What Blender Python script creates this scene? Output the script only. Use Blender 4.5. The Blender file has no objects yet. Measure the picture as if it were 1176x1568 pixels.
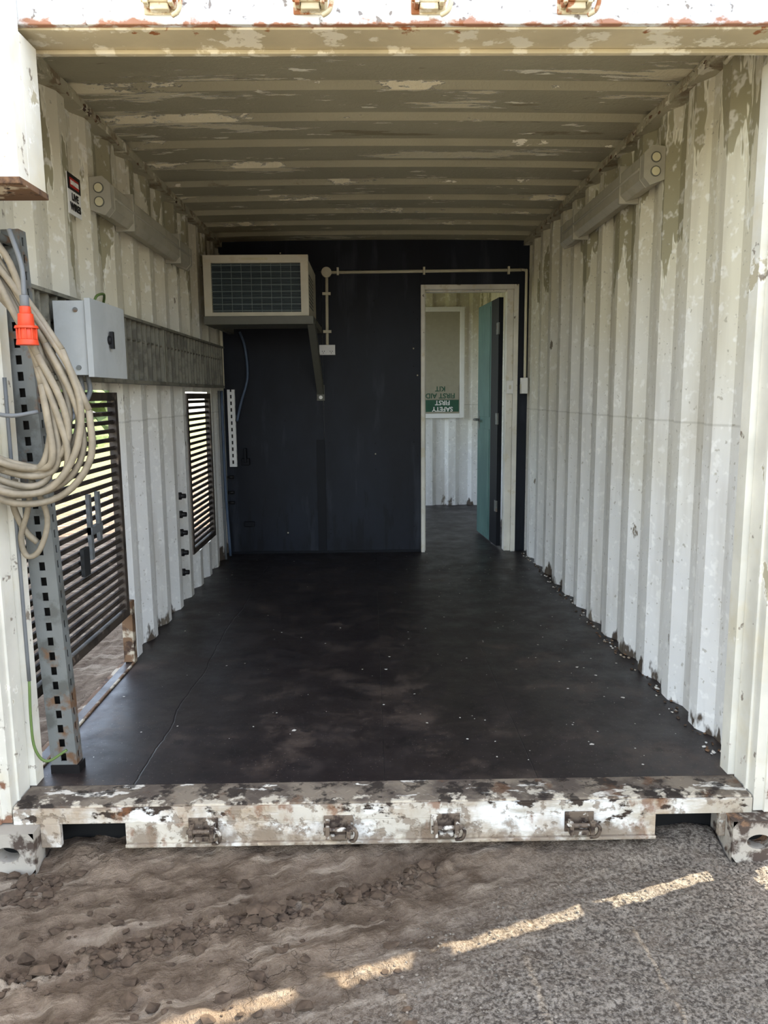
import bpy, math, random
from mathutils import Vector, Matrix, noise
random.seed(7)
scene = bpy.context.scene

def lin(c):
    o=[]
    for v in c:
        v/=255.0
        o.append(v/12.92 if v<=.04045 else ((v+.055)/1.055)**2.4)
    return (o[0],o[1],o[2],1)

# ---------------------------------------------------------------- materials
class NT:
    def __init__(s,name,rough=.6,metal=0.0,spec=.3):
        s.m=bpy.data.materials.new(name); s.m.use_nodes=True
        s.n=s.m.node_tree.nodes; s.l=s.m.node_tree.links
        s.b=s.n['Principled BSDF']
        s.b.inputs['Roughness'].default_value=rough
        s.b.inputs['Metallic'].default_value=metal
        s.b.inputs['Specular IOR Level'].default_value=spec
        g=s.n.new('ShaderNodeNewGeometry'); s.pos=g.outputs['Position']
        sp=s.n.new('ShaderNodeSeparateXYZ'); s.l.new(s.pos,sp.inputs[0])
        s.x,s.y,s.z=sp.outputs
    def put(s,inp,v):
        if hasattr(v,'is_output'): s.l.new(v,inp)
        else: inp.default_value=v
    def math(s,op,a,b=0.0,clamp=False):
        n=s.n.new('ShaderNodeMath'); n.operation=op; n.use_clamp=clamp
        s.put(n.inputs[0],a); s.put(n.inputs[1],b); return n.outputs[0]
    def vmul(s,v,st):
        n=s.n.new('ShaderNodeVectorMath'); n.operation='MULTIPLY'
        s.put(n.inputs[0],v); n.inputs[1].default_value=st; return n.outputs[0]
    def vadd(s,v,st):
        n=s.n.new('ShaderNodeVectorMath'); n.operation='ADD'
        s.put(n.inputs[0],v); n.inputs[1].default_value=st; return n.outputs[0]
    def noise(s,scale,st=(1,1,1),detail=6,rough=.6,off=(0,0,0),dist=0):
        n=s.n.new('ShaderNodeTexNoise'); n.inputs['Scale'].default_value=scale
        n.inputs['Detail'].default_value=detail; n.inputs['Roughness'].default_value=rough
        n.inputs['Distortion'].default_value=dist
        s.l.new(s.vadd(s.vmul(s.pos,st),off),n.inputs['Vector']); return n.outputs[0]
    def voro(s,scale,st=(1,1,1),feature='DISTANCE_TO_EDGE',warp=0):
        n=s.n.new('ShaderNodeTexVoronoi'); n.feature=feature; n.inputs['Scale'].default_value=scale
        v=s.vmul(s.pos,st)
        if warp:
            q=s.n.new('ShaderNodeTexNoise'); q.inputs['Scale'].default_value=9; q.inputs['Detail'].default_value=5; s.l.new(s.pos,q.inputs['Vector'])
            v2=s.vmul(q.outputs['Color'],(warp,warp,0)); a=s.n.new('ShaderNodeVectorMath'); s.l.new(v,a.inputs[0]); s.l.new(v2,a.inputs[1]); v=a.outputs[0]
        s.l.new(v,n.inputs['Vector']); return n.outputs['Distance']
    def step(s,v,lo,hi,a=0.0,b=1.0):
        n=s.n.new('ShaderNodeMapRange'); n.clamp=True
        s.put(n.inputs[0],v)
        for i,q in enumerate((lo,hi,a,b)): n.inputs[i+1].default_value=q
        return n.outputs[0]
    def mix(s,f,a,b,mode='MIX'):
        n=s.n.new('ShaderNodeMix'); n.data_type='RGBA'; n.blend_type=mode
        s.put(n.inputs[0],f); s.put(n.inputs[6],a); s.put(n.inputs[7],b); return n.outputs[2]
    def bump(s,h,strength=.3,dist=.01):
        n=s.n.new('ShaderNodeBump'); n.inputs['Strength'].default_value=strength
        n.inputs['Distance'].default_value=dist; s.put(n.inputs['Height'],h)
        s.l.new(n.outputs[0],s.b.inputs['Normal'])
    def color(s,c): s.put(s.b.inputs['Base Color'],c)

def worn(name,base,layers=(),rough=.6,metal=0,var=.12,bump=.3,vs=3.0,bd=.004,spec=.3):
    t=NT(name,rough,metal,spec)
    f=t.noise(vs,detail=4)
    b=lin(base)
    dark=tuple(b[i]*(1-var*2) for i in range(3))+(1,)
    c=t.mix(t.step(f,.35,.68),dark,b)
    h=t.noise(60,detail=2)
    h=t.math('MULTIPLY',h,.25)
    for i,L in enumerate(layers):
        n=t.noise(L['s'],L.get('st',(1,1,1)),L.get('d',5),L.get('r',.6),off=(i*7.3+L.get('o',0),i*3.1,i*5.7),dist=L.get('dist',0))
        for ax,out in (('x',t.x),('y',t.y),('z',t.z)):
            if ax+'b' in L:
                k,o=L[ax+'b']
                q=t.math('MULTIPLY',t.math('SUBTRACT',out,o),k)
                if L.get('clampb'): q=t.math('MINIMUM',q,L['clampb'])
                n=t.math('ADD',n,q)
        w=L.get('w',.015)
        m=t.step(n,L['t']-w,L['t']+w,0,L.get('a',1))
        c=t.mix(m,c,lin(L['c']))
        if L.get('edge'):
            e=t.math('MULTIPLY',t.step(n,L['t']-w*1.5,L['t']),t.step(n,L['t']+w,L['t']+w*2.5,1,0))
            c=t.mix(t.math('MULTIPLY',e,L.get('ea',.8)),c,lin(L['edge']))
        h=t.math('SUBTRACT',h,t.math('MULTIPLY',m,L.get('h',.5)))
    t.color(c); t.bump(h,bump,bd)
    return t

def simple(name,c,rough=.5,metal=0,var=.06,sc=20,spec=.3):
    t=NT(name,rough,metal,spec); b=lin(c)
    d=tuple(v*(1-var*2) for v in b[:3])+(1,)
    t.color(t.mix(t.step(t.noise(sc,detail=3),.3,.7),d,b)); return t.m

RUST=(120,72,42)
def wallmat(name,o=0,left=False):
    t=worn(name,(228,226,221),[
        dict(c=(210,202,176),s=1.2,t=.5,w=.25,zb=(.5,1.35),clampb=.35,a=.85,h=0,o=o,d=3),
        dict(c=(158,151,124),s=2.4,st=(1.,1.9,.35),t=.705,w=.005,zb=(.42,1.62),clampb=.21,edge=(240,236,218),h=.7,o=o+3,d=5),
        dict(c=(248,246,240),s=24,t=.62,w=.05,a=.5,h=.2,d=2),
        dict(c=(150,142,124),s=45,t=.69,w=.03,a=.6,h=.3,d=2),
        dict(c=(84,74,64),s=9,st=(1,1,.5),t=.66,w=.03,zb=(-1.2,.10),clampb=.12,h=.4,d=4),
        dict(c=(160,150,132),s=3,st=(1,2,.25),t=.60,w=.1,a=.45,h=0,o=5,d=4),
        dict(c=(120,110,96),s=7,st=(1,1,.5),t=.70,w=.01,h=.4,o=15,d=5),
        ],rough=.62,var=.05,bump=.5)
    return t
MW=wallmat('white_wall_paint')
MWL=wallmat('white_wall_paint_left',o=11)
for t in (MW,MWL):
    src=t.b.inputs['Base Color'].links[0].from_socket
    d=t.math('ABSOLUTE',t.math('SUBTRACT',t.z,1.125)); ln=t.step(d,.002,.006,.28,0)
    t.color(t.mix(ln,src,lin((120,112,92))))
M_WALL=MW.m; M_WALLL=MWL.m
M_CEIL=worn('ceiling_paint',(178,171,146),[
        dict(c=(162,155,130),s=2,st=(.5,3,1),t=.5,w=.2,a=.6,h=0,d=3),
        dict(c=(224,214,184),s=1.9,st=(.55,3.0,1),t=.565,w=.004,edge=(255,252,240),ea=1,h=1.0,d=10,r=.70,yb=(-.020,3.4)),
        dict(c=(132,122,96),s=1.9,st=(.55,3.0,1),t=.64,w=.006,a=.8,h=.0,d=10,r=.70,o=-7.3),
        dict(c=(246,240,220),s=9,st=(.5,1.8,1),t=.655,w=.01,h=.4,o=4),
        dict(c=(96,82,60),s=6,st=(.5,3,1),t=.69,w=.02,a=.6,h=.3,o=9),
        ],rough=.7,var=.05,bump=1.0,bd=.010).m
M_RAIL=worn('top_rail_paint',(190,182,156),[
        dict(c=(124,104,78),s=9,t=.58,w=.05,a=.8),
        dict(c=(222,216,196),s=14,t=.62,w=.02)],rough=.7).m
M_POST=worn('post_paint',(230,225,210),[
        dict(c=(208,196,166),s=2.5,t=.54,w=.06,a=.7,h=.1),
        dict(c=(186,176,150),s=5,t=.63,w=.01,edge=(240,236,225),h=.6),
        dict(c=(112,96,80),s=16,t=.67,w=.02,a=.8),
        dict(c=RUST,s=7,t=.66,w=.02,zb=(-.2,.3),clampb=.08,a=.9)],rough=.6,bump=.4).m
M_HEAD=worn('header_paint',(228,228,225),[
        dict(c=(206,199,184),s=8,t=.56,w=.05,a=.6,h=.1),
        dict(c=(90,72,58),s=38,st=(1,1,1),t=.655,w=.03,a=.8,d=2),
        dict(c=(150,92,54),s=26,st=(.6,1,1),t=.56,w=.06,zb=(-10,2.203),a=.9)],rough=.55,bump=.4).m
M_DOORP=worn('container_door_paint',(222,217,204),[dict(c=(200,190,164),s=3,t=.54,w=.06,a=.7),dict(c=RUST,s=8,t=.70,w=.02)],rough=.6).m
M_HEADU=worn('header_lip_paint',(208,194,160),[
        dict(c=(228,220,198),s=10,t=.56,w=.02),
        dict(c=(150,94,56),s=18,t=.62,w=.03,yb=(-2.0,2.20),clampb=.06)],rough=.6).m
M_SILLT=worn('sill_tread_steel',(100,89,79),[
        dict(c=(140,127,110),s=6,t=.52,w=.08,a=.8),
        dict(c=(214,206,192),s=11,st=(.7,2,1),t=.60,w=.015),
        dict(c=(46,40,36),s=13,t=.56,w=.03,a=.85),
        dict(c=(104,76,56),s=9,t=.61,w=.04,a=.7),
        dict(c=(190,179,160),s=16,t=.62,w=.03,yb=(-2.2,2.26),clampb=.1)],rough=.8,bump=.9,spec=.15).m
M_SILL=worn('sill_face_paint',(200,191,174),[
        dict(c=(224,221,212),s=5,st=(.7,1,2),t=.52,w=.05),
        dict(c=(158,136,108),s=6,st=(1,1,.7),t=.52,w=.08,a=.8),
        dict(c=(124,108,90),s=26,t=.57,w=.03,a=.75),
        dict(c=(58,47,38),s=17,st=(.6,1,1),t=.61,w=.02,zb=(1.8,-.04),clampb=.10),
        dict(c=(120,80,52),s=11,st=(.8,1,.6),t=.61,w=.03,a=.75),
        dict(c=(126,110,92),s=12,t=.57,w=.06,zb=(-2.4,-.09),clampb=.12,a=.85)],rough=.7,bump=.9).m
M_CAST=worn('casting_steel',(176,167,153),[
        dict(c=(74,62,54),s=14,t=.53,w=.04),
        dict(c=(130,100,76),s=8,t=.62,w=.03)],rough=.7,bump=.8).m
M_KEEP=worn('keeper_steel',(110,95,80),[dict(c=(54,43,36),s=30,t=.53,w=.05),dict(c=(198,190,176),s=25,t=.60,w=.03)],rough=.6).m
M_NAVY=worn('navy_plywood_paint',(22,25,33),[
        dict(c=(30,35,45),s=1.6,st=(1.5,1,.7),t=.55,w=.12,a=.7,h=0,d=4),
        dict(c=(84,90,100),s=2.2,st=(2.4,1,.40),t=.70,w=.13,a=.5,h=.1,o=3),
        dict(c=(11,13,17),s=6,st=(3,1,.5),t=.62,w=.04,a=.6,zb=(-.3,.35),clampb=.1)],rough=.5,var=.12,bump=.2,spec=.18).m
M_NAVYD=simple('navy_batten',(15,17,23),.5,spec=.15)
# floor
t=NT('black_floor_paint',.5,spec=.4)
n1=t.noise(1.3,detail=6); n2=t.noise(5,detail=7,rough=.7); n3=t.noise(2.6,detail=8,rough=.7,off=(9,2,0))
c=t.mix(t.step(n1,.35,.7),lin((33,27,27)),lin((46,39,37)))
c=t.mix(t.step(n2,.54,.68,0,.5),c,lin((66,56,51)))
fr=t.math('ADD',n3,t.math('MULTIPLY',t.math('SUBTRACT',4.0,t.y),.035))
c=t.mix(t.math('MULTIPLY',t.step(fr,.54,.66,0,.6),t.step(n2,.42,.56)),c,lin((88,75,66)))
c=t.mix(t.step(t.noise(6,detail=8,rough=.7,off=(4,4,4)),.56,.62,0,.6),c,lin((22,19,20)))
c=t.mix(t.step(t.noise(120,detail=1),.70,.73,0,.6),c,lin((126,114,104)))
def seam(ax,p,w=.003): return t.step(t.math('ABSOLUTE',t.math('SUBTRACT',ax,p)),.0008,w,1,0)
s1=seam(t.x,0.0,.002)
s2=seam(t.x,t.math('ADD',-.86,t.math('MULTIPLY',t.noise(1.4,st=(0,1,0)),.10)),.004)
s3=seam(t.x,.50,.002); s4=seam(t.y,4.75,.002)
se=t.math('MAXIMUM',t.math('MAXIMUM',s1,s2),t.math('MAXIMUM',s3,s4))
c=t.mix(t.math('MULTIPLY',se,.45),c,lin((10,8,8)))
t.color(c)
t.put(t.b.inputs['Roughness'],t.step(n2,.35,.7,.34,.6))
t.bump(t.math('SUBTRACT',t.math('ADD',t.math('MULTIPLY',n1,.8),t.math('MULTIPLY',n2,.5)),se),.3,.006)
M_FLOOR=t.m
# ground
t=NT('dirt_ground',.95,spec=.1)
n1=t.noise(1.1,detail=7); n2=t.noise(9,detail=8,rough=.72); n3=t.noise(90,detail=3,rough=.7)
ru=t.math('SUBTRACT',t.y,t.math('MULTIPLY',t.x,.36))
cmb=t.n.new('ShaderNodeCombineXYZ'); t.put(cmb.inputs[0],t.math('MULTIPLY',t.x,1.6)); t.put(cmb.inputs[1],t.math('MULTIPLY',ru,10))
rn=t.n.new('ShaderNodeTexNoise'); rn.inputs['Scale'].default_value=1.5; rn.inputs['Detail'].default_value=8; rn.inputs['Roughness'].default_value=.65; t.l.new(cmb.outputs[0],rn.inputs['Vector']); rn=rn.outputs[0]
left=t.mix(t.step(n2,.36,.66),lin((98,83,69)),lin((146,128,110)))
left=t.mix(t.step(rn,.54,.62,0,.65),left,lin((178,162,142)))
left=t.mix(t.step(rn,.46,.38,0,.5),left,lin((82,67,54)))
right=t.mix(t.step(n3,.40,.60),lin((80,73,66)),lin((162,151,137)))
right=t.mix(t.step(n2,.50,.62,0,.5),right,lin((114,102,90)))
fx=t.math('ADD',t.math('ADD',t.x,t.math('MULTIPLY',t.math('SUBTRACT',1.9,t.y),1.1)),t.math('MULTIPLY',n2,1.0))
c=t.mix(t.step(fx,.50,1.05,0,.9),left,right)
cr=t.step(t.voro(9,warp=.22),.0,.010,1,0)
crm=t.math('MULTIPLY',cr,t.math('MULTIPLY',t.step(n1,.53,.60),t.step(fx,.7,.9,1,0)))
c=t.mix(t.math('MULTIPLY',crm,.35),c,lin((66,54,44)))
gr=t.math('MULTIPLY',t.step(t.x,-5,-3.5,1,0),t.step(n2,.35,.5))
c=t.mix(gr,c,lin((138,138,92)))
t.color(c)
hh=t.math('ADD',t.math('MULTIPLY',n2,1.1),t.math('MULTIPLY',n3,.3)); hh=t.math('SUBTRACT',hh,t.math('MULTIPLY',crm,.3))
hh=t.math('ADD',hh,t.math('MULTIPLY',rn,.7))
t.bump(hh,1.0,.035)
M_GROUND=t.m
M_CLOD=simple('dirt_clod',(90,74,60),.95,var=.25,sc=40)
M_PEB=simple('pebble',(140,129,115),.9,var=.35,sc=60)
M_FLAKE=simple('white_paint_flake',(220,214,202),.7)
M_CREAM=worn('ac_cream_plastic',(220,213,192),[dict(c=(196,183,154),s=8,t=.6,w=.05,a=.6,h=0)],rough=.5,bump=.1).m
M_ACD=simple('ac_grille_dark',(54,66,70),.5)
M_ACF=simple('ac_fin_metal',(132,144,142),.4,.1)
M_BRK=simple('grey_green_bracket',(104,103,93),.5)
M_BEIGE=simple('beige_conduit',(212,204,178),.5)
M_WPL=simple('white_plastic',(232,230,225),.4,var=.02)
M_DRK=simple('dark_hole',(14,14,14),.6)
M_FRAME=worn('door_frame_paint',(230,225,211),[dict(c=(202,192,165),s=10,t=.6,w=.03,a=.7),dict(c=(120,110,96),s=16,t=.70,w=.02)],rough=.5).m
M_TEAL=worn('teal_door_paint',(88,118,110),[dict(c=(62,92,88),s=5,st=(1,1,.4),t=.55,w=.08,a=.7,h=0)],rough=.5,spec=.2).m
M_BOX=worn('enclosure_grey',(186,188,184),[dict(c=(166,167,162),s=6,t=.58,w=.05,a=.6,h=0)],rough=.45,bump=.1).m
M_GALV=worn('galvanised_steel',(120,122,118),[dict(c=(86,86,80),s=9,t=.54,w=.05,a=.8,h=0),dict(c=(112,86,64),s=6,t=.62,w=.03)],rough=.55,metal=.1).m
M_TRAY=worn('cable_tray_steel',(134,130,115),[dict(c=(98,94,83),s=12,t=.54,w=.06)],rough=.55).m
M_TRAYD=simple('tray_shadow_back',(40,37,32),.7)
M_LOUV=worn('louvre_steel',(78,68,59),[dict(c=(50,43,38),s=8,t=.55,w=.05),dict(c=(112,98,86),s=14,t=.64,w=.03)],rough=.6,metal=.1).m
M_CABLE=simple('beige_cable',(144,133,113),.55,var=.18)
M_CABG=simple('grey_cable',(104,106,106),.5)
M_CABB=simple('blue_grey_cable',(78,92,112),.5)
M_EARTH=simple('green_yellow_wire',(98,118,64),.5)
M_ORNG=simple('orange_plug',(206,68,38),.4)
M_LIGHT=worn('batten_light_plastic',(182,176,158),[dict(c=(156,150,128),s=10,t=.56,w=.05,a=.6,h=0)],rough=.45).m
M_LIGHTC=simple('batten_light_cap',(172,167,151),.5)
M_LENS=simple('lamp_lens_yellowed',(216,208,172),.4)
M_BLK=simple('sign_black',(24,22,22),.5)
M_RED=simple('sign_red',(180,38,36),.5)
M_GREEN=simple('sign_green',(46,86,66),.5)
M_PANEL=simple('window_blind_panel',(160,153,134),.5,var=.05)
M_RUSTM=worn('rusty_steel',(118,90,66),[dict(c=(180,166,144),s=9,t=.55,w=.03),dict(c=(70,52,40),s=14,t=.58,w=.04)],rough=.8,bump=.6).m
M_LEAF=simple('foliage',(104,118,74),.8,var=.3,sc=6)
M_BLUE=simple('black_scuff',(40,40,40),.7)

# ---------------------------------------------------------------- mesh builder
class MB:
    def __init__(s): s.v=[]; s.f=[]; s.mi=[]; s.mats=[]; s.sm=[]
    def mat(s,m):
        if m not in s.mats: s.mats.append(m)
        return s.mats.index(m)
    def face(s,idx,m,smooth=False): s.f.append(idx); s.mi.append(s.mat(m)); s.sm.append(smooth)
    def quad(s,a,b,c,d,m):
        n=len(s.v); s.v+= [a,b,c,d]; s.face((n,n+1,n+2,n+3),m)
    def box(s,x0,x1,y0,y1,z0,z1,m,M=None):
        n=len(s.v)
        p=[Vector((x,y,z)) for x in (x0,x1) for y in (y0,y1) for z in (z0,z1)]
        if M: p=[M@q for q in p]
        s.v+=[tuple(q) for q in p]
        for f in ((0,1,3,2),(4,6,7,5),(0,4,5,1),(2,3,7,6),(0,2,6,4),(1,5,7,3)):
            s.face(tuple(n+i for i in f),m)
    def cyl(s,p0,p1,r,m,seg=16,r1=None):
        if r1 is None: r1=r
        p0=Vector(p0);p1=Vector(p1);d=(p1-p0).normalized()
        a=d.orthogonal().normalized(); b=d.cross(a); n=len(s.v)
        for p,rr in ((p0,r),(p1,r1)):
            for i in range(seg):
                an=2*math.pi*i/seg; s.v.append(tuple(p+(a*math.cos(an)+b*math.sin(an))*rr))
        for i in range(seg):
            j=(i+1)%seg; s.face((n+i,n+j,n+seg+j,n+seg+i),m,True)
        s.face(tuple(n+i for i in reversed(range(seg))),m); s.face(tuple(n+seg+i for i in range(seg)),m)
    def tube(s,pts,r,m,seg=8,sub=6,smooth=True):
        P=[Vector(p) for p in pts]
        if smooth and len(P)>2:
            Q=[]
            E=[P[0]*2-P[1]]+P+[P[-1]*2-P[-2]]
            for i in range(1,len(E)-2):
                for k in range(sub):
                    u=k/sub; a,b,c,d=E[i-1],E[i],E[i+1],E[i+2]
                    Q.append(.5*((2*b)+(c-a)*u+(2*a-5*b+4*c-d)*u*u+(3*b-a-3*c+d)*u**3))
            Q.append(P[-1]); P=Q
        n=len(s.v); nrm=None
        for i,p in enumerate(P):
            d=(P[min(i+1,len(P)-1)]-P[max(i-1,0)]).normalized()
            if nrm is None: nrm=d.orthogonal().normalized()
            else: nrm=(nrm-d*nrm.dot(d)).normalized()
            b=d.cross(nrm)
            for k in range(seg):
                an=2*math.pi*k/seg; s.v.append(tuple(p+(nrm*math.cos(an)+b*math.sin(an))*r))
        for i in range(len(P)-1):
            for k in range(seg):
                j=(k+1)%seg; s.face((n+i*seg+k,n+i*seg+j,n+(i+1)*seg+j,n+(i+1)*seg+k),m,True)
        s.face(tuple(n+k for k in reversed(range(seg))),m)
        e=n+(len(P)-1)*seg; s.face(tuple(e+k for k in range(seg)),m)
    def blob(s,c,r,m,sq=(1,1,1),rr=.3):
        n=len(s.v); g=(1+5**.5)/2
        vs=[(-1,g,0),(1,g,0),(-1,-g,0),(1,-g,0),(0,-1,g),(0,1,g),(0,-1,-g),(0,1,-g),(g,0,-1),(g,0,1),(-g,0,-1),(-g,0,1)]
        fs=[(0,11,5),(0,5,1),(0,1,7),(0,7,10),(0,10,11),(1,5,9),(5,11,4),(11,10,2),(10,7,6),(7,1,8),(3,9,4),(3,4,2),(3,2,6),(3,6,8),(3,8,9),(4,9,5),(2,4,11),(6,2,10),(8,6,7),(9,8,1)]
        R=Matrix.Rotation(random.random()*6.28,3,'Z')
        for v in vs:
            q=R@(Vector(v).normalized()*r*(1+random.uniform(-rr,rr)))
            s.v.append((c[0]+q.x*sq[0],c[1]+q.y*sq[1],c[2]+q.z*sq[2]))
        for f in fs: s.face(tuple(n+i for i in f),m)
    def obj(s,name,bevel=0,parent=None,seg=2):
        me=bpy.data.meshes.new(name); me.from_pydata(s.v,[],s.f)
        for m in s.mats: me.materials.append(m)
        me.polygons.foreach_set('material_index',s.mi); me.polygons.foreach_set('use_smooth',s.sm)
        me.update(); o=bpy.data.objects.new(name,me); scene.collection.objects.link(o)
        if bevel:
            b=o.modifiers.new('bevel','BEVEL'); b.width=bevel; b.segments=seg; b.limit_method='ANGLE'; b.angle_limit=math.radians(50)
        if parent: o.parent=parent
        return o
def empty(name,loc=(0,0,0)):
    o=bpy.data.objects.new(name,None); scene.collection.objects.link(o); o.empty_display_size=.1; return o

YF=2.34; YB=6.02; YE=8.6; H=2.38; W=1.165
# ---------------------------------------------------------------- corrugated sheets
def profile(a0,a1,pitch,widths,depth,phase):
    pts=[]; k=math.floor((a0-phase)/pitch)
    fi,sl,fo=widths
    while True:
        b=phase+k*pitch
        for o,h in ((0,0),(fi,0),(fi+sl,depth),(fi+sl+fo,depth)): pts.append((b+o,h))
        k+=1
        if b>a1: break
    def f(a):
        for i in range(len(pts)-1):
            if pts[i][0]<=a<=pts[i+1][0]:
                t_=(a-pts[i][0])/(pts[i+1][0]-pts[i][0]); return pts[i][1]*(1-t_)+pts[i+1][1]*t_
        return 0
    return [p[0] for p in pts if a0<p[0]<a1],f
def corr(name,a0,a1,z0,z1,place,mat,openings=(),pitch=.28,widths=(.07,.068,.074),depth=.036,phase=0,thick=.004):
    brk,f=profile(a0,a1,pitch,widths,depth,phase)
    A=sorted(set([a0,a1]+brk+[o[0] for o in openings if a0<o[0]<a1]+[o[1] for o in openings if a0<o[1]<a1]))
    mb=MB()
    for i in range(len(A)-1):
        a,b=A[i],A[i+1]; mid=(a+b)/2
        sp=[(z0,z1)]
        for (oa,ob,oz0,oz1) in openings:
            if oa<mid<ob:
                ns=[]
                for (s0,s1) in sp:
                    if oz0>s0: ns.append((s0,min(s1,oz0)))
                    if oz1<s1: ns.append((max(s0,oz1),s1))
                sp=ns
        for s0,s1 in sp:
            mb.quad(place(a,f(a),s0),place(b,f(b),s0),place(b,f(b),s1),place(a,f(a),s1),mat)
    o=mb.obj(name)
    return o
PH=2.36
corr('wall_right',YF,YE,0,H+.02,lambda a,h,z:(W+h,a,z),M_WALL,phase=PH+.05)
corr('wall_left',YF,YE,0,H+.02,lambda a,h,z:(-W-h,a,z),M_WALLL,phase=PH+.1,
     openings=[(2.40,3.50,0,1.27),(4.78,5.50,.24,1.27),(6.25,8.4,.4,2.25)])  # last opening is unseen, added and sized to brighten the far room
corr('wall_end',-W-.04,W+.04,0,H+.02,lambda a,h,z:(a,YE+h,z),M_WALL,phase=.05,pitch=.26,widths=(.08,.04,.10),openings=[(.25,.98,1.02,2.14)])
def ceil():
    brk,f=profile(YF-.04,YE+.05,.335,(.19,.022,.101),.026,3.0-.19)
    A=[YF-.04]+brk+[YE+.05]; mb=MB(); XS=[-W-.04+i*(2*W+.08)/8 for i in range(9)]
    bow=lambda x:.012*(1-(x/W)**2)
    for i in range(len(A)-1):
        for j in range(8):
            a,b,x0,x1=A[i],A[i+1],XS[j],XS[j+1]
            mb.quad((x0,a,H+f(a)+bow(x0)),(x0,b,H+f(b)+bow(x0)),(x1,b,H+f(b)+bow(x1)),(x1,a,H+f(a)+bow(x1)),M_CEIL)
    mb.obj('ceiling')
ceil()
mb=MB(); mb.box(-W-.04,W+.04,YF,YE+.04,-.03,0,M_FLOOR); mb.obj('floor')
for s,nm in ((-1,'trim_1'),(1,'trim_2')):
    mb=MB()
    xa,xb=sorted((s*(W-.03),s*(W+.06)))
    mb.box(xa,xb,YF,YE+.05,H-.035,H+.004,M_RAIL)
    xa,xb=sorted((s*(W+.04),s*(W+.06)))
    mb.box(xa,xb,YF,YE+.05,H-.08,H+.08,M_RAIL)
    xa,xb=sorted((s*(W+.04),s*(W+.06)))
    mb.box(xa,xb,YF,YE+.05,-.16,-.002,M_RUSTM)
    x=s*(W-.02)
    for y in (2.62,):
        mb.tube([(x,y-.03,H-.05),(x-s*.02,y-.03,H-.08),(x-s*.03,y,H-.10),(x-s*.02,y+.03,H-.08),(x,y+.03,H-.05)],.008,M_RAIL)
    for i in range(70):
        y=random.uniform(2.45,6.0); r=random.uniform(.008,.02)
        mb.blob((s*(W-.03),y,H-.03+random.uniform(-.008,.02)),r,random.choice([M_RAIL,M_RUSTM,M_RAIL]),(.35,1.5,.6),.4)
    mb.obj(nm,0)

# ---------------------------------------------------------------- partition (wall_back)
mb=MB()
DX0,DX1,DZ=.355,1.10,2.06
for a,b in ((-W-.0,-.40),(-.397,DX0)):
    mb.box(a,b,YB,YB+.05,0.0,2.17,M_NAVY)
mb.box(-W-.0,DX0,YB,YB+.05,2.173,H+.02,M_NAVY)
mb.box(DX1,W+.02,YB,YB+.05,0,H+.02,M_NAVY)
mb.box(DX0,DX1,YB,YB+.05,DZ,H+.02,M_NAVY)
mb.box(-.46,-.395,YB-.006,YB,0,.9,M_NAVYD)
for i in range(34):
    x=random.choice([-1.0,-.7,-.44,-.36,0,.3,.33]); z=random.uniform(.1,2.3)
    mb.cyl((x,YB-.003,z),(x,YB,z),.006,M_RAIL if i%5==0 else M_NAVYD,8)
mb.obj('wall_back',.001)
mb=MB(); mb.box(-W,DX0,YB-.008,YB,0,.018,M_NAVYD); mb.obj('baseboard_back')
d1=empty('door_1')
mb=MB()
mb.box(DX0,DX0+.03,YB-.03,YB+.09,0,DZ,M_FRAME)
mb.box(DX0+.03,DX0+.04,YB+.03,YB+.09,0,DZ-.035,M_FRAME)
mb.box(DX1-.035,DX1,YB-.03,YB+.09,0,DZ,M_FRAME)
mb.box(DX1-.085,DX1-.035,YB-.005,YB+.09,0,DZ-.035,M_FRAME)
mb.box(DX0+.03,DX1-.035,YB-.03,YB+.09,DZ-.035,DZ,M_FRAME)
mb.box(DX0+.04,DX1-.085,YB+.03,YB+.09,DZ-.048,DZ-.035,M_FRAME)
mb.obj('door_frame',.003,d1)
mb=MB()
hx,hy=DX1-.095,YB+.10; ang=math.atan2(.72,-.058)
Ml=Matrix.Translation((hx,hy,0))@Matrix.Rotation(ang,4,'Z')
mb.box(0,.24,-.0,.036,.02,1.98,M_NAVYD,Ml)
mb.box(.24,.72,.0,.036,.02,1.98,M_TEAL,Ml)
mb.box(.27,.70,.036,.04,.06,.95,M_TEAL,Ml); mb.box(.27,.70,.036,.04,1.05,1.94,M_TEAL,Ml)
for z in (.3,1.0,1.7): mb.box(-.01,.05,.030,.042,z,z+.09,M_GALV,Ml)
mb.obj('door_leaf',.002,d1)
mb=MB()
p=Ml@Vector((.65,.036,1.02)); q=Ml@Vector((.65,.085,1.02)); r_=Ml@Vector((.54,.085,1.02))
mb.cyl(p,q,.011,M_GALV); mb.cyl(q,r_,.009,M_GALV); mb.box(.63,.67,.036,.042,.93,1.1,M_GALV,Ml)
mb.obj('door_handle',0,d1)

# ---------------------------------------------------------------- window_3 (end wall, with upside-down first aid poster)
w3=empty('window_3')
mb=MB(); y0=YE-.03
X0,X1,Z0,Z1=.22,1.0,.98,2.18
mb.box(X0,X0+.05,y0,YE+.03,Z0,Z1,M_WPL); mb.box(X1-.05,X1,y0,YE+.03,Z0,Z1,M_WPL)
mb.box(X0+.05,X1-.05,y0,YE+.03,Z0,Z0+.05,M_WPL); mb.box(X0+.05,X1-.05,y0,YE+.03,Z1-.05,Z1,M_WPL)
mb.obj('frame',.004,w3)
mb=MB(); mb.box(X0+.05,X1-.05,YE-.005,YE+.01,Z0+.05,Z1-.05,M_PANEL); mb.obj('pane',0,w3)
mb=MB(); mb.box(X0+.055,X1-.06,YE-.012,YE-.006,Z0+.07,Z0+.20,M_GREEN); mb.box(X0+.055,X1-.06,YE-.012,YE-.006,Z0+.205,Z0+.36,M_PANEL)
mb.obj('poster',0,w3)
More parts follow.
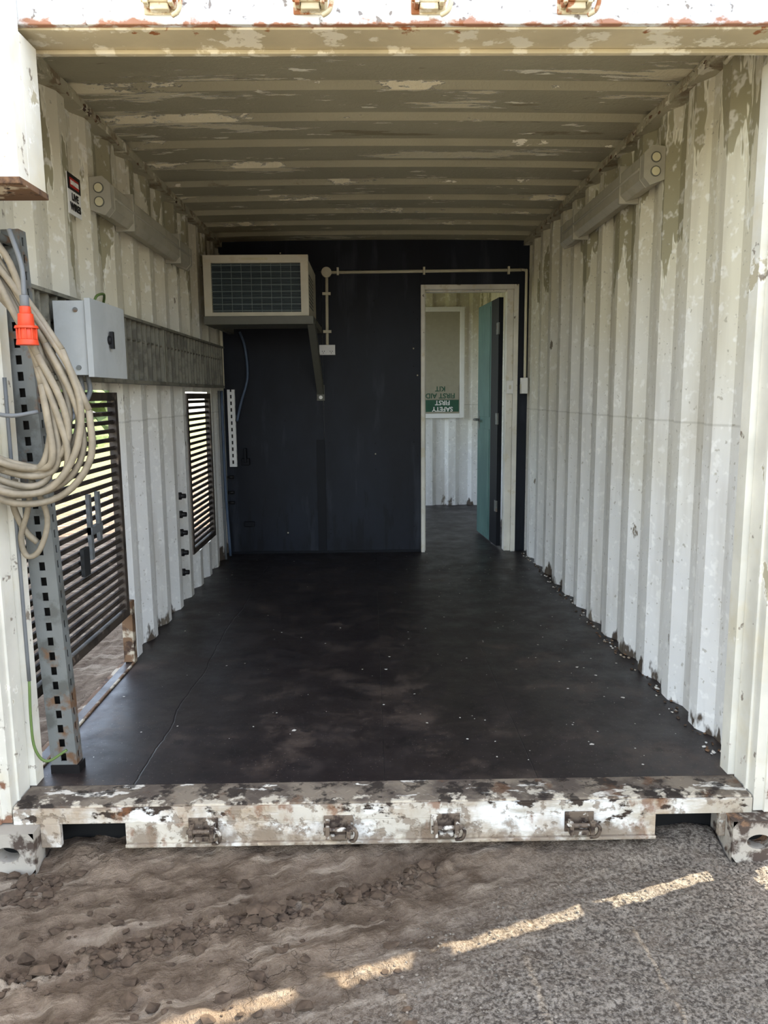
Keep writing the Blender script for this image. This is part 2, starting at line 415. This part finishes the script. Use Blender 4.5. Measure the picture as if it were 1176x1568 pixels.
def text(body,size,loc,rot,mat,name,parent):
    cu=bpy.data.curves.new(name,'FONT'); cu.body=body; cu.size=size; cu.extrude=.0006; cu.offset=.0015; cu.align_x='CENTER'; cu.align_y='CENTER'
    cu.materials.append(mat); o=bpy.data.objects.new(name,cu); scene.collection.objects.link(o)
    o.location=loc; o.rotation_euler=rot; o.parent=parent
    return o
H2=math.pi/2
text('SAFETY\nFIRST',.070,(.76,YE-.0135,Z0+.135),(H2,math.pi,0),M_WPL,'poster_text_a',w3)
text('FIRST AID\nKIT',.076,(.735,YE-.0135,Z0+.285),(H2,math.pi,0),M_GREEN,'poster_text_b',w3)

# ---------------------------------------------------------------- louvre windows in left wall
def louvre(name,ya,yb,z0,z1,n,latch=False):
    mb=MB(); x0,x1=-W-.03,-W+.005; fw=.035
    mb.box(x0,x1,ya,ya+fw,z0,z1,M_LOUV); mb.box(x0,x1,yb-fw,yb,z0,z1,M_LOUV)
    mb.box(x0,x1,ya+fw,yb-fw,z0,z0+fw,M_LOUV); mb.box(x0,x1,ya+fw,yb-fw,z1-fw,z1,M_LOUV)
    for i in range(n):
        z=z0+fw+(i+.5)*(z1-z0-2*fw)/n
        Mr=Matrix.Translation((-W-.012,0,z))@Matrix.Rotation(math.radians(28),4,'Y')
        mb.box(-.011,.011,ya+fw,yb-fw,-.0025,.0025,M_LOUV,Mr)
        mb.box(-.003,.001,ya+fw,yb-fw,-.010,.010,M_LOUV,Mr)
    if latch:
        mb.box(-W+.005,-W+.02,3.02,3.045,.60,.86,M_CABG); mb.box(-W+.005,-W+.02,3.12,3.145,.66,.86,M_CABG)
        mb.box(-W+.005,-W+.025,3.02,3.145,.70,.73,M_CABG); mb.box(-W+.005,-W+.02,2.93,2.99,.55,.66,M_BLUE)
    mb.obj(name,.0)
louvre('window_1',2.42,3.48,.24,1.26,25,True)
louvre('window_2',4.79,5.49,.25,1.26,25)
mb=MB(); mb.box(-W-.038,-W+.012,3.485,3.53,.008,.30,M_RUSTM); mb.box(-W-.0,-W+.012,2.46,3.53,.0,.008,M_RUSTM); mb.obj('trim_3',.003)
mb=MB()
mb.box(-W-.035,-W-.0,6.21,8.44,.36,.40,M_FRAME); mb.box(-W-.035,-W,6.21,8.44,2.25,2.29,M_FRAME); mb.box(-W-.035,-W,6.21,6.25,.4,2.25,M_FRAME); mb.box(-W-.035,-W,8.4,8.44,.4,2.25,M_FRAME); mb.box(-W-.03,-W-.01,7.33,7.36,.4,2.25,M_FRAME)
mb.obj('added_daylight_window',.003)  # frame of the unseen opening added to let daylight into the far room

# ---------------------------------------------------------------- cable tray
mb=MB(); x0,x1=-W+.002,-W+.06; ya,yb=2.50,5.72; z0,z1=1.30,1.595
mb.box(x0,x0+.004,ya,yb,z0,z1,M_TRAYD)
mb.box(x0,x1+.012,ya,yb,z1-.012,z1,M_TRAY); mb.box(x0,x1+.006,ya,yb,z0,z0+.016,M_TRAY)
y=ya+.01
while y<yb:
    mb.box(x0+.004,x1,y,y+.010,z0+.016,z1-.012,M_TRAY); y+=.075
    mb.box(x1-.012,x1-.006,y-.055,y-.045,z0+.016,z1-.012,M_TRAY)
mb.box(x1-.02,x1-.004,ya,yb,z1-.10,z1-.092,M_TRAY)
for y in (2.52,4.1,5.65): mb.box(x0,x1+.004,y,y+.03,z0,z1,M_TRAY)
mb.obj('cable_tray')

# ---------------------------------------------------------------- electrical enclosure
mb=MB()
bx0,bx1=-1.090,-.985
mb.box(bx0,bx1,2.66,3.0,1.315,1.56,M_BOX); mb.box(bx1+.003,bx1+.022,2.652,3.008,1.308,1.567,M_BOX)
mb.cyl((bx1+.022,2.82,1.44),(bx1+.034,2.82,1.44),.016,M_BLK); mb.box(bx1+.028,bx1+.04,2.812,2.828,1.41,1.47,M_BLK)
mb.box(bx1+.022,bx1+.0225,2.845,2.88,1.42,1.45,M_WPL)
for z in (1.34,1.53): mb.cyl((bx1-.03,2.655,z),(bx1-.03,2.66,z),.008,M_GALV,10)
mb.tube([(-1.06,2.95,1.56),(-1.05,2.97,1.61),(-1.05,3.05,1.63),(-1.07,3.12,1.625),(-1.09,3.16,1.60)],.005,M_EARTH)
for k in range(3): mb.tube([(-1.06+.025*k,2.72,1.315),(-1.06+.025*k,2.71,1.24),(-1.08,2.6,1.15-.02*k),(-1.11,2.55,1.0)],.009,M_CABG)
mb.obj('electrical_enclosure',.004)

# ---------------------------------------------------------------- slotted struts
def strut(p0,p1,w,d,m,normal=(0,-1,0),pitch=.05):
    p0=Vector(p0);p1=Vector(p1);zax=(p1-p0).normalized(); yax=-Vector(normal); xax=yax.cross(zax).normalized(); yax=zax.cross(xax)
    M=Matrix((xax,yax,zax)).transposed().to_4x4(); M.translation=p0; L=(p1-p0).length
    mb=MB(); t_=.004; sw=w*.22
    mb.box(-w/2,-sw/2,0,t_,0,L,m,M); mb.box(sw/2,w/2,0,t_,0,L,m,M)
    z=0
    while z<L: mb.box(-sw/2,sw/2,0,t_,z,min(L,z+pitch*.45),m,M); z+=pitch
    mb.box(-w/2,-w/2+t_,t_,d,0,L,m,M)
    mb.box(w/2-t_,w/2,t_,d*.35,0,L,m,M); mb.box(w/2-t_,w/2,d*.65,d,0,L,m,M); z=0
    while z<L: mb.box(w/2-t_,w/2,d*.35,d*.65,z,min(L,z+pitch*.5),m,M); z+=pitch
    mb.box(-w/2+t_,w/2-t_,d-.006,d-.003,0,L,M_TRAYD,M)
    return mb
mb=strut((-1.065,2.425,0.02),(-1.125,2.425,1.74),.085,.05,M_GALV)
mb.box(-1.110,-1.015,2.422,2.475,0,.03,M_BLK)
mb.obj('slotted_strut_channel')
mb=strut((-1.10,5.95,.70),(-1.10,5.95,1.29),.055,.035,M_WPL); mb.obj('perforated_wall_rail')

# ---------------------------------------------------------------- cable coil
mb=MB()
for k in range(11):
    ph=random.uniform(-.3,.3); cx=-1.10+random.uniform(-.03,.03); cz=1.335+random.uniform(-.03,.03)
    rx=.115+.011*k*random.uniform(.3,1); rz=.29+.010*k; yy=2.255+.009*(k%4)
    pts=[]
    for i in range(17):
        a=2*math.pi*i/16+ph; sx=math.cos(a); sz=math.sin(a)
        wd=rx*(1-.25*sz)
        pts.append((cx+wd*sx-.085*sz+.018*math.sin(3*a+k),yy-.08*(1 if cx+wd*sx<-1.12 else 0)*min(1,max(0,(-1.12-(cx+wd*sx))/.05))+.012*math.sin(2*a+k),cz+rz*sz))
    mb.tube(pts,.0102,M_CABLE,seg=8,sub=4)
mb.tube([(-1.2,2.17,1.72),(-1.14,2.19,1.73),(-1.05,2.25,1.64),(-1.0,2.26,1.45),(-.98,2.27,1.25)],.0098,M_CABLE)
mb.tube([(-1.09,2.29,1.0),(-1.11,2.31,.92),(-1.09,2.33,.84),(-1.06,2.34,.80)],.0098,M_CABLE)
mb.tube([(-1.04,2.29,1.0),(-1.07,2.31,.9),(-1.10,2.32,.82),(-1.09,2.33,.76),(-1.05,2.33,.78),(-1.02,2.33,.88),(-1.05,2.31,1.0)],.0088,M_CABLE)
mb.tube([(-1.12,2.22,1.20),(-1.05,2.215,1.19),(-.99,2.25,1.20)],.006,M_CABG)
mb.cyl((-1.10,2.22,1.70),(-1.10,2.42,1.70),.012,M_GALV)
mb.obj('coiled_cable')
mb=MB(); cx,cy=-.985,2.205
for z0,z1,r in ((1.385,1.40,.030),(1.40,1.43,.026),(1.43,1.438,.032),(1.438,1.47,.022),(1.47,1.49,.016)):
    mb.cyl((cx,cy,z0),(cx,cy,z1),r,M_ORNG,20,r*.92)
mb.cyl((cx,cy,1.49),(cx,cy,1.52),.012,M_CABG); mb.tube([(cx,cy,1.52),(cx-.005,cy+.01,1.6),(cx-.04,cy+.03,1.70)],.007,M_CABG)
for i in range(10):
    a=i*math.pi/5; mb.box(cx+.026*math.cos(a)-.002,cx+.026*math.cos(a)+.002,cy+.026*math.sin(a)-.002,cy+.026*math.sin(a)+.002,1.40,1.43,M_ORNG)
mb.obj('orange_power_plug',.001)
mb=MB()
mb.tube([(-1.115,2.33,.36),(-1.115,2.32,.24),(-1.11,2.32,.14),(-1.08,2.33,.09),(-1.02,2.345,.12)],.0045,M_EARTH)
mb.tube([(-1.115,2.33,1.3),(-1.115,2.33,.8),(-1.115,2.33,.36)],.006,M_CABG)
mb.obj('earth_wire')
mb=MB()
mb.tube([(-1.02,5.98,1.72),(-.98,5.96,1.6),(-.97,5.96,1.38),(-1.02,5.95,1.2),(-1.06,5.95,1.05)],.010,M_CABB)
mb.tube([(-1.14,5.80,1.28),(-1.14,5.80,.6),(-1.13,5.85,.02)],.011,M_CABB)
mb.tube([(-1.145,5.72,1.28),(-1.14,5.70,.8),(-1.14,5.72,.02)],.009,M_CABG)
mb.tube([(-1.145,5.9,2.28),(-1.145,5.9,1.3)],.012,M_BEIGE)
mb.obj('corner_cables')

# ---------------------------------------------------------------- batten lights
def batten(s,y0,y1,z0,z1):
    mb=MB(); xo=s*(W-.003); xi=s*(W-.085)
    def poly(y,g=0):
        pr=[(xo,z0+.02),(xo,z1-.005),(xi+s*.03,z1-g),(xi,z1-.03),(xi,z0+.03),(xi+s*.025,z0+g)]
        return [(x,y,z) for x,z in pr]
    def loft(ya,yb,m,g=0):
        n=len(mb.v); mb.v+=poly(ya,g)+poly(yb,g); k=6
        for i in range(k):
            j=(i+1)%k; mb.face((n+i,n+j,n+k+j,n+k+i),m)
        mb.face(tuple(n+i for i in range(k)),m); mb.face(tuple(n+k+i for i in reversed(range(k))),m)
    loft(y0+.05,y1-.05,M_LIGHT,.004); loft(y0,y0+.048,M_LIGHTC); loft(y1-.048,y1,M_LIGHTC)
    xc=(xo+xi)/2+s*.005; zc=(z0+z1)/2
    for dz in (.030,-.024):
        mb.cyl((xc,y0-.004,zc+dz),(xc,y0+.01,zc+dz),.021,M_BRK); mb.cyl((xc,y0-.006,zc+dz),(xc,y0-.003,zc+dz),.017,M_LENS)
    mb.tube([(xi-s*.0,y0+.06,zc),(xi-s*.0,y1-.06,zc)],.006,M_LIGHTC,smooth=False)
    for y in (y0+.3,y1-.3): mb.box(min(xo,xi-s*.004),max(xo,xi-s*.004),y,y+.018,z0-.004,z1+.004,M_LIGHTC)
    mb.obj('batten_light',.004)
batten(-1,3.30,4.74,1.975,2.125); batten(1,3.25,4.64,2.07,2.22)

# ---------------------------------------------------------------- sign on left wall
sg=empty('warning_sign')
mb=MB(); xs=-W+.004; sy=3.06
mb.box(-W,xs,sy,sy+.13,1.93,2.08,M_WPL); mb.box(xs,xs+.001,sy,sy+.13,2.02,2.08,M_BLK); mb.box(xs+.001,xs+.002,sy+.02,sy+.11,2.03,2.065,M_RED)
mb.obj('plate',.001,sg)
text('LIVE\nWIRES',.036,(xs+.002,sy+.065,1.977),(H2,0,H2),M_BLK,'lettering',sg)
text('DANGER',.02,(xs+.003,sy+.065,2.047),(H2,0,H2),M_WPL,'lettering_top',sg)

# ---------------------------------------------------------------- air conditioner
mb=MB(); ax0,ax1,ay0,ay1,az0,az1=-1.11,-.43,5.2,6.0,1.757,2.143
mb.box(ax0+.01,ax1-.01,ay0+.02,ay1,az0+.005,az1-.005,M_CREAM)
fw=.05
mb.box(ax0,ax0+fw,ay0-.02,ay0+.03,az0,az1,M_CREAM); mb.box(ax1-fw,ax1,ay0-.02,ay0+.03,az0,az1,M_CREAM)
mb.box(ax0+fw,ax1-fw,ay0-.02,ay0+.03,az1-.05,az1,M_CREAM); mb.box(ax0+fw,ax1-fw,ay0-.02,ay0+.03,az0,az0+.025,M_CREAM)
mb.box(ax0+fw,ax1-fw,ay0+.012,ay0+.02,az0+.025,az1-.05,M_ACD)
n=22
for i in range(n):
    z=az0+.03+(i+.5)*(az1-az0-.085)/n; mb.box(ax0+fw,ax1-fw,ay0+.0,ay0+.012,z-.0018,z+.0018,M_ACF if i%3==0 else M_ACD)
for i in range(1,9):
    x=ax0+fw+i*(ax1-ax0-2*fw)/9; mb.box(x-.0015,x+.0015,ay0-.004,ay0,az0+.025,az1-.05,M_ACF)
mb.box(ax0+.25,ax0+.42,ay0-.0215,ay0-.02,az1-.032,az1-.018,M_LENS)
for i in range(9): mb.box(ax1-.0105,ax1-.008,ay0+.12,ay1-.3,az0+.08+i*.025,az0+.088+i*.025,M_ACD)
mb.obj('air_conditioner',.004)
mb=MB()
mb.box(ax0-.0,ax1+.03,ay0-.05,ay0-.01,az0-.05,az0-.004,M_BRK); mb.box(ax0+.0,ax1+.03,ay0-.05,ay0+.3,az0-.055,az0-.05,M_BRK)
mb.box(ax1-.01,ax1+.03,ay0-.01,YB-.001,az0-.05,az0-.004,M_BRK); mb.box(ax0,ax0+.04,ay0-.01,YB-.001,az0-.05,az0-.004,M_BRK)
xx=ax1+.012
a=Vector((xx,ay0-.0,az0-.05)); b=Vector((xx,YB-.02,1.25)); d=(b-a).normalized()
Mx=Matrix((Vector((1,0,0)),d.cross(Vector((1,0,0))),d)).transposed().to_4x4(); Mx.translation=a
mb.box(-.026,.026,-.003,.003,0,(b-a).length,M_BRK,Mx); mb.box(.020,.026,-.04,.003,0,(b-a).length,M_BRK,Mx)
mb.box(xx-.03,xx+.03,YB-.01,YB-.001,1.20,1.32,M_BRK); mb.cyl((xx,YB-.014,1.225),(xx,YB-.01,1.225),.014,M_WPL,12)
mb.obj('ac_support_bracket',.001)

# ---------------------------------------------------------------- conduit and outlets on the back wall
mb=MB(); yc=YB-.014
jx=-.355
mb.cyl((jx,YB-.001,2.155),(jx,YB-.04,2.155),.038,M_BEIGE,20); mb.cyl((jx,YB-.04,2.155),(jx,YB-.05,2.155),.028,M_BEIGE,20)
mb.tube([(jx,yc,2.155),(1.12,yc,2.165)],.012,M_BEIGE,smooth=False)
mb.tube([(jx,yc,2.12),(jx-.005,yc,1.622)],.012,M_BEIGE,smooth=False)
for x in (-.27,.38,1.02): mb.box(x-.008,x+.008,YB-.03,YB-.001,2.135,2.19,M_BEIGE)
for z in (1.72,2.0): mb.box(jx-.034,jx+.028,YB-.028,YB-.001,z-.010,z+.010,M_BEIGE)
mb.tube([(1.12,yc-.01,2.165),(1.145,5.97,2.15),(1.145,5.95,2.08),(1.145,5.94,1.4),(1.145,5.94,1.365)],.010,M_BEIGE)
mb.obj('electrical_conduit')
mb=MB(); mb.box(-.42,-.30,YB-.035,YB-.001,1.545,1.62,M_WPL)
for x in (-.39,-.33):
    mb.box(x-.01,x+.01,YB-.038,YB-.035,1.592,1.608,M_WPL)
    for dx,dz in ((-.008,.0),(.008,.0),(0,-.012)): mb.box(x+dx-.002,x+dx+.002,YB-.0365,YB-.035,1.572+dz-.004,1.572+dz+.004,M_DRK)
mb.obj('power_outlet',.003)
mb=MB(); mb.box(DX1-.085,DX1-.035,YB-.045,YB-.031,1.24,1.34,M_WPL); mb.box(DX1-.068,DX1-.052,YB-.05,YB-.045,1.275,1.305,M_CREAM); mb.obj('light_switch',.003)
mb=MB(); mb.box(1.115,1.162,5.90,5.97,1.24,1.36,M_WPL); mb.box(1.11,1.115,5.92,5.95,1.28,1.31,M_CREAM); mb.obj('light_switch',.003)

mb=MB()
for z in (.20,.32,.44,.55,.66):
    mb.cyl((-W-.03,4.52,z),(-W+.035,4.52,z),.014,M_BLK,10); mb.cyl((-W-.03,4.52,z),(-W+.01,4.52,z),.022,M_BLK,10)
for z in (.62,.50,.42): mb.cyl((-1.15,5.95,z),(-1.10,5.95,z),.012,M_BLK,8)
mb.obj('wall_bolts')
mb=MB()
mb.box(-1.04,-.98,YB-.045,YB-.001,.71,.76,M_NAVYD); mb.box(-1.02,-1.0,YB-.06,YB-.001,.73,.84,M_NAVYD)
mb.box(-1.04,-.96,YB-.03,YB-.001,.22,.26,M_NAVYD); mb.obj('hasp_bracket',.003)

# ---------------------------------------------------------------- container front frame
def keeper(mb,x,y,z,m,up=1):
    mb.box(x-.045,x+.045,y-.006,y,z-.03,z+.035,m)
    for s in (-1,1):
        mb.box(x+s*.032-.006,x+s*.032+.006,y-.045,y-.006,z-.02,z+.02,m)
    mb.cyl((x-.045,y-.032,z+.006*up),(x+.045,y-.032,z+.006*up),.007,m,10)
    mb.box(x-.024,x+.024,y-.03,y-.006,z-.028,z-.012*up,m)
    mb.tube([(x+.03,y-.03,z+.02),(x+.055,y-.035,z+.0),(x+.05,y-.03,z-.03),(x+.03,y-.02,z-.04)],.006,m)
mb=MB(); yf=2.205; zb=-.122
mb.box(-1.14,1.14,yf+.008,YF,-.012,.0,M_SILLT)
mb.box(-1.14,1.14,yf,yf+.02,-.055,-.006,M_SILL)
mb.box(-.80,.84,yf,yf+.02,zb,-.055,M_SILL); mb.box(-.80,.84,yf-.010,yf+.06,zb-.010,zb,M_SILL)
mb.box(-1.06,-1.0,yf,yf+.02,zb-.01,-.055,M_SILL); mb.box(1.04,1.06,yf,yf+.02,zb-.01,-.055,M_SILL)
mb.box(-.80,-.785,yf+.02,YF+.2,zb,-.03,M_RUSTM); mb.box(.825,.84,yf+.02,YF+.2,zb,-.03,M_RUSTM)
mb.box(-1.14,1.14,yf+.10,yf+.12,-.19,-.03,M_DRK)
for x in (-.56,-.145,.185,.60): keeper(mb,x,yf,-.075,M_KEEP)
for i in range(46):
    for j in range(3):
        x=-1.1+i*.048+(j%2)*.024; y=yf+.03+j*.042
        Mx=Matrix.Translation((x,y,.0))@Matrix.Rotation(math.radians(45 if (i+j)%2 else -45),4,'Z')
        mb.box(-.011,.011,-.003,.003,-.001,.002,M_SILLT,Mx)
mb.obj('door_sill',.002)
mb=MB()
mb.box(-1.22,1.22,2.17,2.19,2.194,2.62,M_HEAD)
mb.box(-1.22,1.22,2.19,2.325,2.19,2.215,M_HEADU)
mb.box(-1.22,1.22,2.305,2.325,2.178,2.19,M_HEADU)
mb.box(-1.22,1.22,2.325,2.345,2.19,2.53,M_HEADU)
mb.box(-1.22,1.22,2.19,2.40,2.53,2.62,M_HEAD)
for x in (-.56,-.175,.13,.51): keeper(mb,x,2.17,2.245,M_HEADU,-1)
mb.obj('door_header',.003)
def hole_casting(mb,x0,x1,y0,y1,z0,z1,m):
    cx,cz=(x0+x1)/2,(z0+z1)/2; n=24; rx,rz=.024,.038
    outer=[];inner=[];back=[]
    for i in range(n):
        a=2*math.pi*i/n; c_,s_=math.cos(a),math.sin(a)
        k=min((x1-x0)/2/max(abs(c_),1e-6),(z1-z0)/2/max(abs(s_),1e-6))
        outer.append((cx+c_*k,y0,cz+s_*k)); inner.append((cx+c_*rz,y0,cz+s_*rx)); back.append((cx+c_*rz,y0+.05,cz+s_*rx))
    b=len(mb.v); mb.v+=outer+inner+back
    for i in range(n):
        j=(i+1)%n; mb.face((b+i,b+j,b+n+j,b+n+i),m); mb.face((b+n+i,b+n+j,b+2*n+j,b+2*n+i),m)
    mb.face(tuple(b+2*n+i for i in range(n)),M_DRK)
    P=[(x,y,z) for x in (x0,x1) for y in (y0,y1) for z in (z0,z1)]; b=len(mb.v); mb.v+=P
    for f in ((0,1,3,2),(4,6,7,5),(2,3,7,6),(0,2,6,4),(1,5,7,3)): mb.face(tuple(b+i for i in f),m)
for s in (-1,1):
    mb=MB()
    def bx(xa,xb,*r):
        q=sorted((s*xa,s*xb)); mb.box(q[0],q[1],*r)
    bx(1.145,1.205,2.21,2.34,-.05,2.176,M_POST)
    bx(1.150,1.205,2.34,2.42,-.0,2.37,M_POST)
    bx(1.175,1.21,2.20,2.21,-.05,2.176,M_POST)
    bx(1.125,1.150,2.345,2.40,-.0,2.176,M_POST)
    bx(1.138,1.145,2.25,2.262,-.0,2.176,M_POST)
    xa,xb=sorted((s*1.06,s*1.225))
    hole_casting(mb,xa,xb,2.155,2.31,-.19,-.055,M_CAST)
    bx(1.06,1.222,2.31,2.36,-.19,-.055,M_CAST)
    mb.obj('corner_post',.0)
mb=MB(); mb.box(-1.22,-.93,2.10,2.165,1.80,2.30,M_POST); mb.box(-1.14,-.93,2.165,2.27,1.80,2.176,M_POST); mb.box(-1.22,-.925,2.095,2.165,1.785,1.802,M_RUSTM); mb.box(-1.14,-.925,2.165,2.275,1.785,1.802,M_RUSTM)
mb.box(-1.22,-.99,2.092,2.10,1.83,2.28,M_POST)
for i in range(22): mb.blob((random.uniform(-1.1,-.925),random.uniform(2.10,2.26),1.792),random.uniform(.008,.02),random.choice([M_RUSTM,M_KEEP]),(1,1,.6),.4)
mb.obj('lock_box_housing',.004)
def cdoor(s,ang,dy=0):
    mb=MB(); Mx=Matrix.Translation((s*1.262,2.155+dy,0))@Matrix.Rotation(math.radians(ang),4,'Z')
    L=1.16; z0,z1=.02,2.27
    def b(x0,x1,y0,y1,a,c_,m=M_DOORP): mb.box(x0,x1,-y1,-y0,a,c_,m,Mx)
    b(-.025,.025,0,.06,z0,z1); b(-.025,.025,L-.06,L,z0,z1); b(-.025,.025,.06,L-.06,z0,z0+.1); b(-.025,.025,.06,L-.06,z1-.1,z1)
    for i in range(6):
        za=z0+.1+i*(z1-z0-.2)/6; zc=za+(z1-z0-.2)/6
        b(-.012,.002,.06,L-.06,za,zc-.08); b(.004,.02,.06,L-.06,zc-.08,zc)
    for k in (.3,.85):
        p=Mx@Vector((s*.05,-k,z0-.04)); q=Mx@Vector((s*.05,-k,z1+.05)); mb.cyl(p,q,.016,M_GALV,12)
        for z in (.3,1.0,1.9): b(min(0,s*.065),max(0,s*.065),k-.03,k+.03,z,z+.05,M_GALV)
    for za,zc in ((-.02,.065),(.50,.535),(1.0,1.045),(1.31,1.35),(1.9,1.98)):
        q=sorted((s*-.055,s*.012)); mb.box(q[0],q[1],-.02,.05-dy,za,zc,M_POST,Mx)
    mb.obj('container_door',.0)
cdoor(1,3,.012); cdoor(-1,-3)

# ---------------------------------------------------------------- ground
def axis(a,b,step,far,grow=1.35):
    r=[a+i*step for i in range(int((b-a)/step)+1)]
    s=step; x=r[-1]
    while x<far: s*=grow; x+=s; r.append(x)
    s=step; x=r[0]; l=[]
    while x>-far: s*=grow; x-=s; l.append(x)
    return l[::-1]+r
XS=axis(-1.9,1.5,.009,60); YS=axis(1.38,2.45,.009,60)
def gz(x,y):
    p=Vector((x,y,0)); z=-.182
    if -6<x<6 and -4<y<9:
        z+=.014*noise.fractal(p*2.2,1,2,3)
        lf=1/(1+math.exp((x+1.1*(1.9-y)-.25)*8))
        z+=(.005+.011*lf)*noise.fractal(p*16,1,2,4)
        u=(y-1.93)-.36*(x+.35)+.03*noise.noise(p*4); en=1 if x<.1 else math.exp(-((x-.1)/.15)**2)
        rid=math.exp(-(u/.035)**2)*en
        z+=rid*(.016+.034*noise.noise(p*26)+.020*noise.noise(p*55))
        z-=.022*math.exp(-((u-.07)/.05)**2)*en
        if x<.2: z+=.003*math.sin(u*75+2*noise.noise(p*3))*math.exp(-((u-.17)/.10)**2)+.003*math.sin(u*60)*math.exp(-((u+.2)/.12)**2)
        if abs(x)<1.06: z+=.030*math.exp(-((y-2.27)/.10)**2)*(1+.4*noise.noise(p*9))
        if y>2.4 and abs(x)<1.25: z=-.185
    return z
V=[(x,y,gz(x,y)) for y in YS for x in XS]; nx=len(XS); F=[]
for j in range(len(YS)-1):
    for i in range(nx-1): F.append((j*nx+i,j*nx+i+1,(j+1)*nx+i+1,(j+1)*nx+i))
me=bpy.data.meshes.new('ground'); me.from_pydata(V,[],F); me.materials.append(M_GROUND)
me.polygons.foreach_set('use_smooth',[True]*len(F)); o=bpy.data.objects.new('ground',me); scene.collection.objects.link(o)
mb=MB()
for i in range(900):
    x=random.uniform(-1.0,.15); y=1.93+.36*(x+.35)+random.gauss(0,.028)
    if random.random()<.22: y=random.uniform(1.45,2.1); x=random.uniform(-1.1,.05)
    r=random.uniform(.003,.010)*(1.9 if random.random()<.22 else .9)
    mb.blob((x,y,gz(x,y)+r*.3),r,M_CLOD,(1.4,1,.8),.45)
for i in range(60):
    x=random.gauss(-1.03,.05); y=random.uniform(2.0,2.14); r=random.uniform(.006,.018); mb.blob((x,y,gz(x,y)+r*.2),r,M_CLOD,(1.2,1,.7),.4)
mb.obj('dirt_clods')
mb=MB()
for i in range(3000):
    x=random.uniform(-.2,1.45); y=random.uniform(1.42,2.15)
    if x+1.1*(1.9-y)+.3*noise.noise(Vector((x*3,y*3,0)))<random.uniform(.1,.7): continue
    r=random.uniform(.0015,.0042); mb.blob((x,y,gz(x,y)+r*.3),r,M_PEB,(1.2,1,.8),.3)
mb.obj('gravel')
mb=MB()
for i in range(190):
    y=random.uniform(2.4,5.95); x=random.uniform(-1.1,1.12)
    if random.random()<.5: x=random.uniform(.3,1.12)
    r=random.uniform(.002,.006)*(1.8 if random.random()<.08 else 1)
    n=len(mb.v); k=random.randint(4,6); a0=random.random()*6
    for j in range(k):
        a=a0+2*math.pi*j/k; q=r*random.uniform(.5,1.2); mb.v.append((x+q*math.cos(a),y+q*math.sin(a),.0015))
    mb.face(tuple(n+j for j in range(k)),M_FLAKE)
for i in range(200):
    y=random.uniform(2.45,5.9); x=1.15+random.uniform(-.02,.03); r=random.uniform(.003,.008); mb.blob((x,y,.003),r,random.choice([M_FLAKE,M_RUSTM,M_CLOD]),(1,1.4,.5),.4)
mb.obj('paint_flakes')
mb=MB()
for i in range(240):
    x=-9+random.uniform(-1,1); y=random.uniform(-2,26); z=random.uniform(-.1,2.0); mb.blob((x,y,z),random.uniform(.3,.6),M_LEAF,(1,1,1),.4)
mb.obj('hedge')

# ---------------------------------------------------------------- light
w=bpy.data.worlds.new('World'); scene.world=w; w.use_nodes=True; nt=w.node_tree; bg=nt.nodes['Background']
sky=nt.nodes.new('ShaderNodeTexSky'); sky.sky_type='NISHITA'; sky.sun_disc=False; sky.sun_elevation=math.radians(45)
sky.sun_rotation=math.radians(67); sky.dust_density=1.5; sky.air_density=1.0
hsv=nt.nodes.new('ShaderNodeHueSaturation'); hsv.inputs['Saturation'].default_value=.6
nt.links.new(sky.outputs[0],hsv.inputs['Color']); nt.links.new(hsv.outputs[0],bg.inputs['Color'])
bg.inputs['Strength'].default_value=.50
sd=bpy.data.lights.new('sun','SUN'); sd.energy=8.0; sd.angle=math.radians(.55); sd.color=(1,.93,.76)
so=bpy.data.objects.new('sun',sd); scene.collection.objects.link(so)
c45=math.cos(math.radians(45)); az=Vector((-1,-.365,0)).normalized()*c45
dirv=Vector((az.x,az.y,-math.sin(math.radians(45))))
so.rotation_euler=dirv.to_track_quat('-Z','Y').to_euler(); so.location=(6,5,8)

# ---------------------------------------------------------------- camera
cd=bpy.data.cameras.new('camera'); co=bpy.data.objects.new('camera',cd); scene.collection.objects.link(co)
cd.sensor_fit='VERTICAL'; cd.sensor_height=32; cd.lens=1538/2048*32; cd.clip_start=.05; cd.clip_end=300
pitch,yaw,roll=8.65,.88,-0.5
R=Matrix.Rotation(math.radians(-yaw),4,'Z')@Matrix.Rotation(math.radians(90-pitch),4,'X')@Matrix.Rotation(math.radians(roll),4,'Z')
co.matrix_world=Matrix.Translation((-.03,0,1.239))@R
scene.camera=co
scene.view_settings.view_transform='Standard'
scene.view_settings.look='None'
scene.view_settings.exposure=1.25
